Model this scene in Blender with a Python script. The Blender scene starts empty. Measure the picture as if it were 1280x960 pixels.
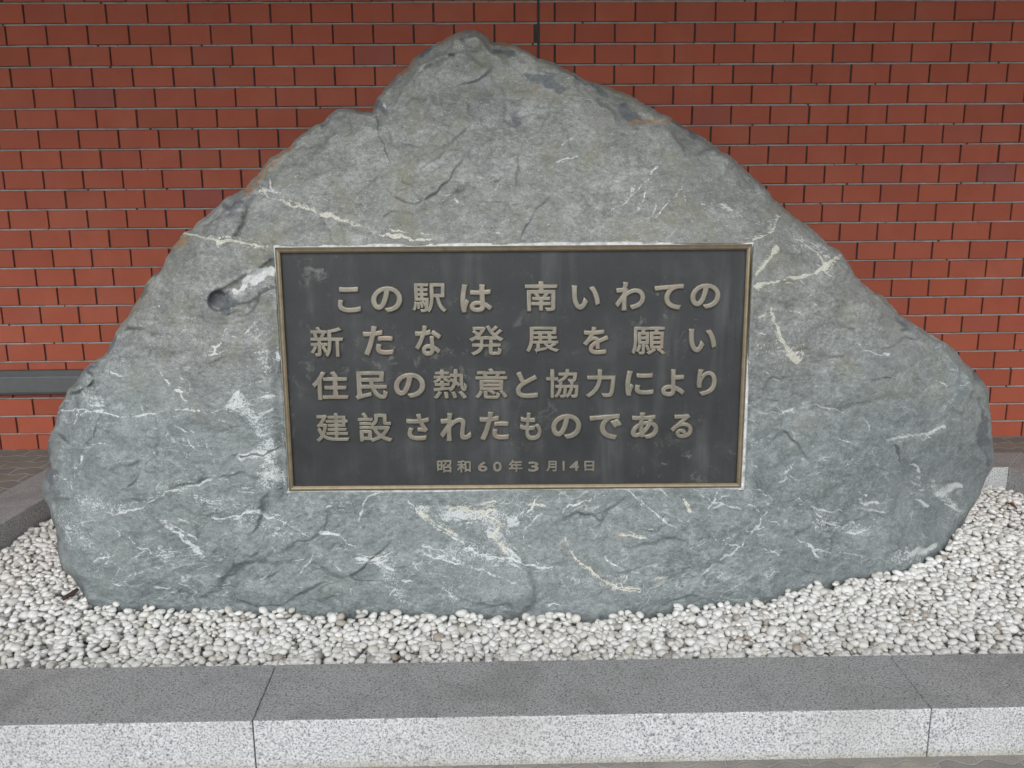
import bpy, bmesh, math, random
import numpy as np
from mathutils import Vector, Matrix

R = math.radians
random.seed(7)
rng = np.random.default_rng(11)
scene = bpy.context.scene
COL = scene.collection

# ------------------------------------------------------------------ camera
F_PX, PITCH, CAM_Z = 1075.0, R(12.3), 1.55          # focal length in pixels of a 1280 wide frame
cam_data = bpy.data.cameras.new('camera')
cam_data.sensor_fit = 'HORIZONTAL'
cam_data.sensor_width = 36.0
cam_data.lens = 36.0 * F_PX / 1280.0
cam_data.clip_start, cam_data.clip_end = 0.05, 2000.0
cam = bpy.data.objects.new('camera', cam_data)
COL.objects.link(cam)
cam.location = (0, 0, CAM_Z)
ROLL = 0.0078                                          # the photographer held it a little askew
cam.rotation_euler = (Matrix.Rotation(R(90) - PITCH, 3, 'X') @ Matrix.Rotation(-ROLL, 3, 'Z')).to_euler()
scene.camera = cam

# ------------------------------------------------------------------ sky, sun, exposure
SUN_EL, SUN_AZ = R(36), R(188)                       # azimuth clockwise from +Y: behind the camera
world = bpy.data.worlds.new('World')
scene.world = world
world.use_nodes = True
nt = world.node_tree
nt.nodes.clear()
w_out = nt.nodes.new('ShaderNodeOutputWorld')
w_bg = nt.nodes.new('ShaderNodeBackground')
w_sky = nt.nodes.new('ShaderNodeTexSky')
w_sky.sky_type = 'NISHITA'
w_sky.sun_disc = False
w_sky.sun_elevation = SUN_EL
w_sky.sun_rotation = SUN_AZ
w_sky.dust_density = 0.6
w_sky.air_density = 1.0
w_hs = nt.nodes.new('ShaderNodeHueSaturation')       # clouded sky: most of the blue is gone
w_hs.inputs['Saturation'].default_value = 0.27
w_bg.inputs['Strength'].default_value = 0.14
nt.links.new(w_sky.outputs[0], w_hs.inputs['Color'])
nt.links.new(w_hs.outputs[0], w_bg.inputs['Color'])
nt.links.new(w_bg.outputs[0], w_out.inputs['Surface'])

sun_data = bpy.data.lights.new('sun', 'SUN')
sun_data.energy = 0.85
sun_data.angle = R(28)
sun_data.color = (1.0, 0.985, 0.965)
sun = bpy.data.objects.new('sun', sun_data)
COL.objects.link(sun)
sd = Vector((math.sin(SUN_AZ) * math.cos(SUN_EL), math.cos(SUN_AZ) * math.cos(SUN_EL), math.sin(SUN_EL)))
sun.rotation_euler = sd.to_track_quat('Z', 'Y').to_euler()
sun.location = sd * 30

scene.view_settings.view_transform = 'Standard'
scene.view_settings.look = 'None'
scene.view_settings.gamma = 1.0
scene.view_settings.use_curve_mapping = False
scene.view_settings.exposure = 1.05

# ------------------------------------------------------------------ helpers
cP, sP = math.cos(PITCH), math.sin(PITCH)

def ray(px, py):
    u, v = (px - 640.0) / F_PX, (py - 480.0) / F_PX
    u, v = u - ROLL * v, v + ROLL * u
    return Vector((u, cP - v * sP, -sP - v * cP))

def at_z(px, py, z):
    d = ray(px, py)
    t = (z - CAM_Z) / d.z
    return Vector((d.x * t, d.y * t, z))

def at_y(px, py, y):
    d = ray(px, py)
    t = y / d.y
    return Vector((d.x * t, y, CAM_Z + d.z * t))

def tag(o, label=None, cat=None, group=None, kind=None):
    if label: o['label'] = label
    if cat: o['category'] = cat
    if group: o['group'] = group
    if kind: o['kind'] = kind
    return o

def empty(name, loc):
    o = bpy.data.objects.new(name, None)
    COL.objects.link(o)
    o.location = loc
    o.empty_display_size = 0.1
    return o

def link_mesh(name, me, mat, parent=None):
    if mat is not None:
        me.materials.append(mat)
    o = bpy.data.objects.new(name, me)
    COL.objects.link(o)
    if parent is not None:
        o.parent = parent
        o.matrix_parent_inverse = Matrix.Translation(-Vector(parent.location))
    return o

def mesh_from(name, verts, faces, smooth=False):
    me = bpy.data.meshes.new(name)
    me.from_pydata([tuple(v) for v in verts], [], faces)
    me.update()
    if smooth:
        me.polygons.foreach_set('use_smooth', [True] * len(me.polygons))
    return me

def quad_mesh_np(name, V, Q, smooth=True):
    me = bpy.data.meshes.new(name)
    n, m = len(V), len(Q)
    me.vertices.add(n)
    me.vertices.foreach_set('co', np.ascontiguousarray(V, dtype=np.float32).ravel())
    k = Q.shape[1]
    me.loops.add(m * k)
    me.loops.foreach_set('vertex_index', np.ascontiguousarray(Q, dtype=np.int32).ravel())
    me.polygons.add(m)
    me.polygons.foreach_set('loop_start', np.arange(0, m * k, k, dtype=np.int32))
    me.polygons.foreach_set('use_smooth', np.full(m, smooth, dtype=bool))
    me.update(calc_edges=True)
    me.validate()
    return me

def prism_bm(plan, z0, z1, bevel=0.006, seg=2):
    bm = bmesh.new()
    lo = [bm.verts.new((p[0], p[1], z0)) for p in plan]
    hi = [bm.verts.new((p[0], p[1], z1)) for p in plan]
    n = len(plan)
    bm.faces.new(hi)
    bm.faces.new(list(reversed(lo)))
    for i in range(n):
        bm.faces.new((lo[i], lo[(i + 1) % n], hi[(i + 1) % n], hi[i]))
    bmesh.ops.recalc_face_normals(bm, faces=bm.faces)
    if bevel:
        bmesh.ops.bevel(bm, geom=list(bm.edges), offset=bevel, segments=seg, affect='EDGES', profile=0.5)
    return bm

def bm_obj(name, bm, mat, parent=None):
    me = bpy.data.meshes.new(name)
    bm.to_mesh(me)
    bm.free()
    return link_mesh(name, me, mat, parent)

def smooth01(x):
    x = np.clip(x, 0, 1)
    return x * x * (3 - 2 * x)

# vectorised gradient noise
_perm = rng.permutation(256).astype(np.int64)
_perm = np.concatenate([_perm, _perm, _perm])
_grad = rng.normal(size=(256, 3))
_grad /= np.linalg.norm(_grad, axis=1)[:, None]

def perlin(x, y, z=0.0, freq=1.0, off=0.0):
    x = np.asarray(x) * freq + off + 101.3
    y = np.asarray(y) * freq + off * 1.7 + 57.7
    z = np.asarray(z) * freq + off * 0.6 + 33.1 + np.zeros_like(x)
    xi, yi, zi = np.floor(x).astype(np.int64), np.floor(y).astype(np.int64), np.floor(z).astype(np.int64)
    xf, yf, zf = x - xi, y - yi, z - zi
    u, v, w = (t * t * t * (t * (t * 6 - 15) + 10) for t in (xf, yf, zf))
    res = 0
    for dx in (0, 1):
        for dy in (0, 1):
            for dz in (0, 1):
                h = _perm[(_perm[(_perm[(xi + dx) & 255] + yi + dy) & 255] + zi + dz) & 255]
                g = _grad[h]
                d = g[..., 0] * (xf - dx) + g[..., 1] * (yf - dy) + g[..., 2] * (zf - dz)
                res = res + d * (u if dx else 1 - u) * (v if dy else 1 - v) * (w if dz else 1 - w)
    return res * 1.5

def fbm(x, y, z=0.0, freq=1.0, octv=4, off=0.0, gain=0.5):
    s, a = 0, 1.0
    for k in range(octv):
        s = s + a * perlin(x, y, z, freq * 2 ** k, off + 7.3 * k)
        a *= gain
    return s

# ------------------------------------------------------------------ node helpers
class NT:
    def __init__(self, name):
        self.m = bpy.data.materials.new(name)
        self.m.use_nodes = True
        self.t = self.m.node_tree
        self.b = self.t.nodes['Principled BSDF']
        self.co = self.t.nodes.new('ShaderNodeTexCoord').outputs['Object']

    def link(self, a, b): self.t.links.new(a, b)

    def _in(self, sock, v):
        if v is None: return
        if hasattr(v, 'is_linked') or isinstance(v, bpy.types.NodeSocket): self.link(v, sock)
        elif isinstance(v, (tuple, list)) and len(v) == 3 and sock.type == 'RGBA': sock.default_value = (*v, 1)
        else: sock.default_value = v

    def noise(self, scale, detail=4, rough=0.5, dist=0.0, vec=None, out='Fac'):
        n = self.t.nodes.new('ShaderNodeTexNoise')
        n.inputs['Scale'].default_value = scale
        n.inputs['Detail'].default_value = detail
        n.inputs['Roughness'].default_value = rough
        n.inputs['Distortion'].default_value = dist
        self.link(vec if vec is not None else self.co, n.inputs['Vector'])
        return n.outputs[out]

    def voronoi(self, scale, feature='F1', vec=None, out='Distance', rand=1.0):
        n = self.t.nodes.new('ShaderNodeTexVoronoi')
        n.feature = feature
        n.inputs['Scale'].default_value = scale
        n.inputs['Randomness'].default_value = rand
        self.link(vec if vec is not None else self.co, n.inputs['Vector'])
        return n.outputs[out]

    def ramp(self, fac, stops, interp='LINEAR'):
        n = self.t.nodes.new('ShaderNodeValToRGB')
        n.color_ramp.interpolation = interp
        e = n.color_ramp.elements
        while len(e) < len(stops): e.new(0.5)
        for i, (p, c) in enumerate(stops):
            e[i].position = p
            e[i].color = (c, c, c, 1) if isinstance(c, (int, float)) else (*c, 1)
        self.link(fac, n.inputs['Fac'])
        return n.outputs['Color']

    def mix(self, fac, a, b, blend='MIX'):
        n = self.t.nodes.new('ShaderNodeMix')
        n.data_type = 'RGBA'
        n.blend_type = blend
        self._in(n.inputs[0], fac)
        self._in(n.inputs[6], a)
        self._in(n.inputs[7], b)
        return n.outputs[2]

    def math(self, op, a, b=None, c=None, clamp=False):
        n = self.t.nodes.new('ShaderNodeMath')
        n.operation = op
        n.use_clamp = clamp
        for s, v in zip(n.inputs, (a, b, c)): self._in(s, v)
        return n.outputs[0]

    def mapping(self, scale=(1, 1, 1), rot=(0, 0, 0), loc=(0, 0, 0), vec=None):
        n = self.t.nodes.new('ShaderNodeMapping')
        n.inputs['Scale'].default_value = scale
        n.inputs['Rotation'].default_value = rot
        n.inputs['Location'].default_value = loc
        self.link(vec if vec is not None else self.co, n.inputs['Vector'])
        return n.outputs[0]

    def attr(self, name):
        n = self.t.nodes.new('ShaderNodeAttribute')
        n.attribute_name = name
        return n.outputs['Fac']

    def island(self):
        return self.t.nodes.new('ShaderNodeNewGeometry').outputs['Random Per Island']

    def sep(self, v):
        n = self.t.nodes.new('ShaderNodeSeparateXYZ')
        self.link(v, n.inputs[0])
        return n.outputs

    def bump(self, h, dist, strength=1.0, normal=None):
        n = self.t.nodes.new('ShaderNodeBump')
        n.inputs['Strength'].default_value = strength
        n.inputs['Distance'].default_value = dist
        self.link(h, n.inputs['Height'])
        if normal is not None: self.link(normal, n.inputs['Normal'])
        return n.outputs[0]

    def done(self, color=None, rough=0.6, metal=0.0, normal=None, spec=0.5):
        self._in(self.b.inputs['Base Color'], color)
        self._in(self.b.inputs['Roughness'], rough)
        self._in(self.b.inputs['Metallic'], metal)
        self.b.inputs['Specular IOR Level'].default_value = spec
        if normal is not None: self.link(normal, self.b.inputs['Normal'])
        return self.m

# ------------------------------------------------------------------ materials
def mat_brick():
    n = NT('red_glazed_brick')
    r = n.island()
    c = n.ramp(r, [(0, (.262, .058, .029)), (.25, (.285, .064, .032)), (.55, (.31, .073, .036)), (.90, (.292, .066, .034)), (.96, (.265, .064, .038)), (1, (.225, .060, .046))])
    s = n.noise(9, 5, .6)
    c = n.mix(n.ramp(s, [(.35, .0), (.75, .35)]), c, (.20, .052, .034))
    g = n.noise(420, 2, .5)
    c = n.mix(n.ramp(g, [(.62, 0.), (.72, .35)]), c, (.36, .12, .08))
    dust = n.noise(3.0, 4, .6)
    c = n.mix(n.ramp(dust, [(.5, 0.), (.85, .10)]), c, (.36, .25, .20))
    fleck = n.voronoi(38)
    c = n.mix(n.ramp(fleck, [(.03, .6), (.055, 0.)]), c, (.45, .33, .28))
    h = n.noise(160, 3, .6)
    return n.done(c, n.math('MULTIPLY_ADD', s, .25, .5), normal=n.bump(h, .0006, .5), spec=.24)

def mat_mortar(name, base):
    n = NT(name)
    a = n.noise(14, 5, .65)
    c = n.mix(n.ramp(a, [(.3, 0.), (.7, 1.)]), tuple(.62 * v for v in base), base)
    return n.done(c, .9, normal=n.bump(n.noise(300, 3), .001, .6), spec=.2)

def mat_granite(name='grey_granite', k=1.0):
    n = NT(name)
    a = n.noise(160, 3, .65)
    c = n.ramp(a, [(.33, (.10 * k, .105 * k, .12 * k)), (.42, (.30 * k, .305 * k, .31 * k)), (.52, (.45 * k, .455 * k, .455 * k)), (.70, (.58 * k, .58 * k, .575 * k))])
    b = n.noise(230, 2, .5, vec=n.mapping(loc=(3, 7, 1)))
    c = n.mix(n.ramp(b, [(.60, 0.), (.68, .9)]), c, (.075 * k, .08 * k, .09 * k))
    st = n.noise(2.3, 5, .65)
    c = n.mix(n.ramp(st, [(.45, 0.), (.8, .5)]), c, (.27 * k, .26 * k, .235 * k))
    geo = n.t.nodes.new('ShaderNodeNewGeometry')
    up = n.sep(geo.outputs['Normal'])[2]
    z = n.sep(geo.outputs['Position'])[2]
    # settled grime on the flat top: walked-on, never rinsed by rain under the roof
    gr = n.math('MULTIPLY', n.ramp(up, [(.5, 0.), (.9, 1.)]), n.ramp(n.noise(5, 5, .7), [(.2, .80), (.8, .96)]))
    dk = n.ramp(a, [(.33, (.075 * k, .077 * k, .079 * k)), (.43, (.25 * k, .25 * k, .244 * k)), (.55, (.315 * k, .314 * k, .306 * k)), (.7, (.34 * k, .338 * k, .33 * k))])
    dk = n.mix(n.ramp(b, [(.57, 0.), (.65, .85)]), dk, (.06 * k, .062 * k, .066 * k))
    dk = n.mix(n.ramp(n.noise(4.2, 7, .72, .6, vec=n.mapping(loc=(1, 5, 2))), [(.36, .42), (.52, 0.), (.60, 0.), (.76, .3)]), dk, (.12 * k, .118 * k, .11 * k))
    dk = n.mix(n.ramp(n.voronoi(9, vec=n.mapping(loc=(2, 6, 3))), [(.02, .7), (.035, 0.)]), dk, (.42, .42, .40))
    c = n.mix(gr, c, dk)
    # splash line of soil along the foot
    ft = n.math('MULTIPLY', n.ramp(z, [(.0, 1.), (.028, 0.)]), n.noise(9, 4, .7))
    c = n.mix(n.math('MULTIPLY', ft, .9), c, (.24, .22, .15))
    return n.done(c, .62, normal=n.bump(n.noise(260, 3, .6), .0012, .6), spec=.35)

def mat_stone():
    n = NT('grey_green_schist')
    co = n.co
    fol = n.mapping(scale=(1.0, 1.3, 1.6), rot=(0, R(24), 0))          # foliation of the rock
    big = n.noise(1.6, 5, .6, .4)
    mid = n.noise(7, 7, .68, .8, vec=fol)
    fine = n.noise(48, 6, .7, .3, vec=fol)
    grain = n.noise(260, 3, .6)
    cold = n.attr('cold')
    warm_c = n.ramp(mid, [(.30, (.115, .121, .115)), (.47, (.168, .176, .170)), (.60, (.213, .222, .214)), (.75, (.295, .305, .296))])
    cold_c = n.ramp(mid, [(.30, (.100, .119, .120)), (.46, (.152, .174, .174)), (.60, (.195, .219, .218)), (.76, (.28, .303, .30))])
    c = n.mix(cold, warm_c, cold_c)
    c = n.mix(n.ramp(big, [(.35, 0.), (.7, .45)]), c, n.mix(cold, (.178, .176, .155), (.16, .178, .18)))
    c = n.mix(n.ramp(n.noise(3.1, 3, .5, vec=n.mapping(loc=(8, 8, 8))), [(.35, .4), (.65, .8)]), c, n.ramp(fine, [(.28, .18), (.5, .5), (.74, .86)]), 'OVERLAY')
    crisp = n.noise(110, 6, .78, .5, vec=fol)
    c = n.mix(.5, c, n.ramp(crisp, [(.3, .2), (.5, .5), (.72, .85)]), 'OVERLAY')
    c = n.mix(.4, c, n.ramp(grain, [(.25, .2), (.75, .8)]), 'OVERLAY')
    cloud = n.noise(13, 8, .72, 1.0, vec=n.mapping(loc=(3, 3, 8)))
    c = n.mix(.5, c, n.ramp(cloud, [(.28, .27), (.45, .46), (.55, .54), (.74, .75)]), 'OVERLAY')
    # olive films
    ol = n.noise(3.4, 6, .7, 1.2, vec=n.mapping(loc=(4, 1, 9)))
    c = n.mix(n.math('MULTIPLY', n.ramp(ol, [(.50, 0.), (.66, .62)]), n.math('SUBTRACT', 1.0, n.math('MULTIPLY', cold, .8))), c, (.165, .16, .105))
    # wandering hairline quartz
    def hair(scale, loc, w, dist=1.6):
        v = n.noise(scale, 3, .55, dist, vec=n.mapping(scale=(1, 1.3, 2.0), rot=(0, R(24), 0), loc=loc))
        d = n.math('ABSOLUTE', n.math('SUBTRACT', v, .5))
        gate = n.ramp(n.noise(scale * 1.3, 3, .6, vec=n.mapping(loc=(loc[1], loc[0], 3))), [(.48, 0.), (.60, 1.)])
        return n.math('MULTIPLY', n.ramp(d, [(0., 1.), (w, 0.)]), gate)
    hh = n.math('MAXIMUM', hair(2.6, (1, 2, 3), .005, .6), hair(5.5, (7, 3, 1), .009, .7))
    hh = n.math('MULTIPLY', hh, n.ramp(n.noise(90, 4, .7), [(.38, 0.), (.55, 1.)]))
    c = n.mix(n.math('MULTIPLY', hh, n.math('MULTIPLY_ADD', cold, .4, .32)), c, (.46, .47, .45))
    # flecks
    fl = n.noise(95, 3, .6, vec=n.mapping(scale=(.7, 1, 1.6), rot=(0, R(30), 0), loc=(5, 5, 5)))
    c = n.mix(n.ramp(fl, [(.665, 0.), (.73, .7)]), c, (.44, .45, .43))
    sp = n.voronoi(62, vec=n.mapping(scale=(.8, 1, 1.5), rot=(0, R(30), 0)))
    c = n.mix(n.math('MULTIPLY', n.ramp(sp, [(.06, .9), (.11, 0.)]), n.ramp(n.noise(8, 3, .6), [(.42, 0.), (.58, 1.)])), c, (.62, .63, .60))
    pit = n.noise(75, 4, .65, vec=n.mapping(loc=(9, 2, 4)))
    c = n.mix(n.ramp(pit, [(.28, .75), (.36, 0.)]), c, (.055, .062, .066))
    rag = n.noise(150, 5, .75)
    rag2 = n.noise(42, 6, .75, .8, vec=fol)
    def mask(a, lo=.25, hi=.6, amt=.75):
        v = n.math('ADD', n.attr(a), n.math('MULTIPLY', n.math('SUBTRACT', n.math('MULTIPLY_ADD', rag, .55, n.math('MULTIPLY', rag2, .45)), .5), amt * 2.2))
        return n.math('MULTIPLY', n.ramp(v, [(lo, 0.), (hi, 1.)]), n.ramp(n.attr(a), [(0.02, 0.), (.2, 1.)]))
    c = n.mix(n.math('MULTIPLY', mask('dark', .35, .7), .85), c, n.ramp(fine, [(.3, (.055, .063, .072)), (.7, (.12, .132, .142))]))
    c = n.mix(n.math('MULTIPLY', mask('white', .45, .80, 1.05), .88), c, n.ramp(grain, [(.3, (.30, .32, .32)), (.5, (.50, .52, .51)), (.7, (.66, .68, .67))]))
    c = n.mix(n.math('MULTIPLY', mask('haze', .66, .88, 2.7), .85), c, n.ramp(grain, [(.3, (.34, .365, .36)), (.7, (.56, .58, .57))]))
    c = n.mix(n.math('MULTIPLY', mask('cream', .42, .72, 1.0), .92), c, n.ramp(grain, [(.3, (.26, .25, .20)), (.5, (.46, .45, .385)), (.7, (.62, .61, .54))]))
    c = n.mix(n.math('MULTIPLY', mask('rust', .4, .8), .8), c, n.ramp(fine, [(.3, (.16, .085, .04)), (.7, (.36, .22, .115))]))
    c = n.mix(n.math('MULTIPLY', mask('crack_and_shadow', .45, .8, .3), .75), c, (.045, .05, .05))
    nb = n.bump(n.math('ADD', n.noise(26, 10, .76, .4, vec=fol), n.math('MULTIPLY', n.noise(120, 6, .75), .4)), .010, .5)
    nb = n.bump(n.noise(330, 3, .6), .0012, .6, nb)
    return n.done(c, n.math('MULTIPLY_ADD', fine, .25, .48), normal=nb, spec=.42)

def mat_plate():
    n = NT('dark_patinated_bronze')
    a = n.noise(5, 6, .65)
    c = n.ramp(a, [(.3, (.018, .0190, .0198)), (.55, (.0285, .0298, .0308)), (.78, (.050, .052, .0535))])
    runs = n.noise(16, 4, .6, vec=n.mapping(scale=(1, 1, .10)))                  # streaks that ran down the plate
    gate = n.noise(2.6, 3, .5)
    c = n.mix(n.math('MULTIPLY', n.ramp(runs, [(.52, 0.), (.72, .42)]), n.ramp(gate, [(.4, .15), (.65, 1.)])), c, (.098, .100, .100))
    blot = n.noise(13, 7, .75, .5, vec=n.mapping(loc=(2, 2, 2)))
    g2 = n.noise(3.2, 2, .5, vec=n.mapping(loc=(6, 1, 3)))
    c = n.mix(n.math('MULTIPLY', n.ramp(blot, [(.55, 0.), (.68, .75)]), n.ramp(g2, [(.53, 0.), (.64, 1.)])), c, (.17, .17, .158))
    sp = n.voronoi(60)
    c = n.mix(n.ramp(sp, [(.04, .45), (.07, 0.)]), c, (.26, .26, .25))
    return n.done(c, n.math('MULTIPLY_ADD', a, .3, .38), .15, n.bump(n.noise(180, 4, .6), .0008, .5), .36)

def mat_bronze(name, base, metal=.45, rough=.42):
    n = NT(name)
    a = n.noise(28, 5, .65)
    c = n.mix(n.ramp(a, [(.3, 0.), (.7, 1.)]), tuple(.66 * v for v in base), base)
    b = n.noise(6, 4, .6)
    c = n.mix(n.ramp(b, [(.5, 0.), (.75, .5)]), c, (.23, .165, .125))
    return n.done(c, rough, metal, n.bump(n.noise(240, 3, .6), .0005, .5), .5)

def mat_grout():
    n = NT('pale_grout')
    a = n.noise(38, 6, .7)
    c = n.ramp(a, [(.28, (.20, .205, .20)), (.48, (.42, .43, .42)), (.7, (.60, .61, .60))])
    return n.done(c, .9, normal=n.bump(n.noise(70, 6, .7), .006, .8), spec=.2)

def mat_pebble():
    n = NT('white_pebble')
    r = n.island()
    c = n.ramp(r, [(0, (.52, .505, .46)), (.18, (.62, .61, .575)), (.4, (.70, .695, .665)), (.62, (.60, .595, .575)), (.8, (.74, .735, .715)), (.92, (.54, .515, .45)), (.965, (.44, .43, .40)), (.985, (.30, .29, .27)), (1., (.33, .27, .21))])
    v = n.noise(55, 5, .65)
    c = n.mix(n.ramp(v, [(.4, 0.), (.75, .5)]), c, (.50, .48, .42))
    st = n.noise(30, 3, .5, 1.0, vec=n.mapping(scale=(1, 1, 2.5), rot=(R(35), R(20), 0)))
    c = n.mix(n.ramp(st, [(.56, 0.), (.64, .35)]), c, (.45, .445, .42))
    return n.done(c, .5, normal=n.bump(n.noise(170, 4, .6), .0012, .6), spec=.4)

def mat_pavers(name, base, scale, joint):
    n = NT(name)
    wob = n.mapping(scale=(1, 1, 1))
    s = n.sep(n.co)
    wav = n.math('MULTIPLY', n.math('SINE', n.math('MULTIPLY', s[0], 2 * math.pi / .1125)), .011)
    cmb = n.t.nodes.new('ShaderNodeCombineXYZ')
    n.link(s[0], cmb.inputs[0])
    n.link(n.math('ADD', s[1], wav), cmb.inputs[1])
    bk = n.t.nodes.new('ShaderNodeTexBrick')
    bk.inputs['Scale'].default_value = 1.0
    bk.inputs['Brick Width'].default_value = scale
    bk.inputs['Row Height'].default_value = scale / 2
    bk.inputs['Mortar Size'].default_value = joint
    bk.inputs['Mortar Smooth'].default_value = .3
    bk.inputs['Color1'].default_value = (base[0] * .8, base[1] * .8, base[2] * .8, 1)
    bk.inputs['Color2'].default_value = (base[0] * 1.15, base[1] * 1.1, base[2] * 1.02, 1)
    bk.inputs['Mortar'].default_value = (.29, .285, .27, 1)
    n.link(cmb.outputs[0], bk.inputs['Vector'])
    a = n.noise(7, 6, .7)
    c = n.mix(n.ramp(a, [(.35, 0.), (.75, .7)]), bk.outputs['Color'], (base[0] * .62, base[1] * .62, base[2] * .6))
    c = n.mix(.35, c, n.ramp(n.noise(180, 3, .6), [(.25, .25), (.75, .8)]), 'OVERLAY')
    h = n.math('SUBTRACT', n.math('MULTIPLY', n.noise(160, 3), .2), bk.outputs['Fac'])
    return n.done(c, .85, normal=n.bump(h, .006, .9), spec=.25)

def mat_plain(name, base, rough=.6, metal=0., nscale=12, var=.25):
    n = NT(name)
    a = n.noise(nscale, 5, .6)
    c = n.mix(n.ramp(a, [(.3, 0.), (.7, 1.)]), tuple((1 - var) * v for v in base), base)
    return n.done(c, rough, metal, n.bump(n.noise(nscale * 14, 3), .0008, .4), .4)

M_BRICK = mat_brick()
M_BED = mat_mortar('light_bed_mortar', (.30, .295, .285))
M_HEAD = mat_mortar('dark_joint_mortar', (.075, .066, .062))
M_GRANITE = mat_granite()
M_STONE = mat_stone()
M_PLATE = mat_plate()
M_FRAME = mat_bronze('weathered_bronze_frame', (.25, .205, .135), .6, .38)
M_LETTER = mat_bronze('rubbed_bronze_lettering', (.22, .203, .163), .4, .36)
M_GROUT = mat_grout()
M_PEBBLE = mat_pebble()
M_PAVE_BACK = mat_pavers('wavy_brown_pavers', (.21, .195, .175), .225, .010)
M_PAVE_FRONT = mat_pavers('grey_brown_pavers', (.25, .235, .215), .235, .004)
M_RAIL = mat_plain('dark_grey_rail_paint', (.085, .09, .092), .42, 0, 20, .2)
M_SOFFIT = mat_plain('grey_soffit', (.30, .30, .29), .8)
M_SOIL = mat_plain('dark_soil', (.05, .046, .04), .95, 0, 30, .4)
M_SEAL = mat_plain('black_sealant', (.018, .018, .018), .6)
M_LEAF = mat_plain('dry_brown_leaf', (.17, .07, .038), .6, 0, 90, .45)
M_BARK = mat_plain('dark_bark', (.055, .035, .028), .8, 0, 80, .4)

# ------------------------------------------------------------------ ground, paving
KERB_Z = 0.15
KA, KB = at_z(0, 907, KERB_Z), at_z(1280, 884, KERB_Z)            # outer top edge of the front kerb
IA, IB = at_z(0, 836, KERB_Z), at_z(1280, 816, KERB_Z)            # inner top edge

def line_x(p, q, x):                                               # y of the line p-q at x
    return p.y + (q.y - p.y) * (x - p.x) / (q.x - p.x)

def isect(p, q, r, s):
    a, b = q - p, s - r
    den = a.x * b.y - a.y * b.x
    t = ((r.x - p.x) * b.y - (r.y - p.y) * b.x) / den
    return Vector((p.x + a.x * t, p.y + a.y * t, p.z))

ground = link_mesh('ground', mesh_from('ground', [(-400, -400, -.02), (400, -400, -.02), (400, 400, -.02), (-400, 400, -.02)], [(0, 1, 2, 3)]), mat_plain('plaza_concrete', (.34, .33, .31), .85, 0, 1.5, .25))
tag(ground, kind='structure')
fp = link_mesh('front_pavement', mesh_from('front_pavement', [(-9, -6, 0), (9, -6, 0), (9, line_x(KA, KB, 9) + .1, 0), (-9, line_x(KA, KB, -9) + .1, 0)], [(0, 1, 2, 3)]), M_PAVE_FRONT)
tag(fp, kind='structure')

# planter corners in plan
LA, LB = at_z(54, 624, KERB_Z), at_z(0, 656, KERB_Z)               # left kerb, inner edge
RA = at_z(1261, 584, KERB_Z)                                       # back right inner corner
RB = at_z(1280, 592, KERB_Z)
front_dir = (IB - IA).normalized()
BA, BB = RA - front_dir, RA + front_dir
c_fl = isect(LA, LB, IA, IB)
c_bl = isect(LA, LB, BA, BB)
c_fr = isect(RA, RB, IA, IB)
c_br = RA.copy()
print('planter', [tuple(round(v, 2) for v in p) for p in (c_fl, c_bl, c_br, c_fr)], 'kerb', KA, IA)

def offset_line(p, q, d):                                          # shifted to the left of p->q
    t = (q - p).normalized()
    nrm = Vector((-t.y, t.x, 0))
    return p + nrm * d, q + nrm * d

KW = 0.26
lo_p, lo_q = offset_line(c_fl, c_bl, KW)
ro_p, ro_q = offset_line(c_br, c_fr, KW)
bo_p, bo_q = offset_line(c_bl, c_br, KW)
o_bl = isect(lo_p, lo_q, bo_p, bo_q)
o_br = isect(ro_p, ro_q, bo_p, bo_q)
# the front kerb runs on to both sides
j1a, j1b = at_z(342, 838, KERB_Z), at_z(312, 909, KERB_Z)
j2a, j2b = at_z(1113, 820, KERB_Z), at_z(1165, 886, KERB_Z)
def on(pA, pB, x): return Vector((x, line_x(pA, pB, x), 0))
j1i, j1o = isect(j1a, j1b, IA, IB), isect(j1a, j1b, KA, KB)
j2i, j2o = isect(j2a, j2b, IA, IB), isect(j2a, j2b, KA, KB)
G = .0014
KG = 'granite kerb stones around the gravel bed'
def kerb(plan, label):
    cx = sum(p[0] for p in plan) / len(plan); cy = sum(p[1] for p in plan) / len(plan)
    b_ = prism_bm([(p[0], p[1]) for p in plan], -.15, KERB_Z, .0035, 2)
    bmesh.ops.subdivide_edges(b_, edges=[e for e in b_.edges if e.calc_length() > .5], cuts=150, use_grid_fill=True)
    co = np.array([v.co[:] for v in b_.verts])                     # worn, faintly chipped arrises
    dz_ = .0009 * perlin(co[:, 0], co[:, 1], co[:, 2], 28, 3) - .0045 * np.clip(perlin(co[:, 0], co[:, 1], 0, 17, 8) - .52, 0, 1)
    for v, q in zip(b_.verts, dz_):
        if v.co.z > KERB_Z - .008: v.co.z += q
        v.co.y += q * .8
    o = bm_obj('kerb_stone', b_, M_GRANITE)
    tag(o, label, 'kerb stone', KG)
    return o
dx = Vector((G, 0, 0))
xl, xr = c_fl.x - KW - .9, c_fr.x + KW + .9
kerb([on(KA, KB, xl), j1o - dx, j1i - dx, on(IA, IB, xl)], 'speckled granite kerb stone in front of the gravel, left of the left joint')
kerb([j1o + dx, j2o - dx, j2i - dx, j1i + dx], 'long middle granite kerb stone in front of the gravel, between two joints')
kerb([j2o + dx, on(KA, KB, xr), on(IA, IB, xr), j2i + dx], 'granite kerb stone in front of the gravel, right of the right joint')
gi = Vector((0, .004, 0))
li = isect(lo_p, lo_q, IA, IB)
ri = isect(ro_p, ro_q, IA, IB)
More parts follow.
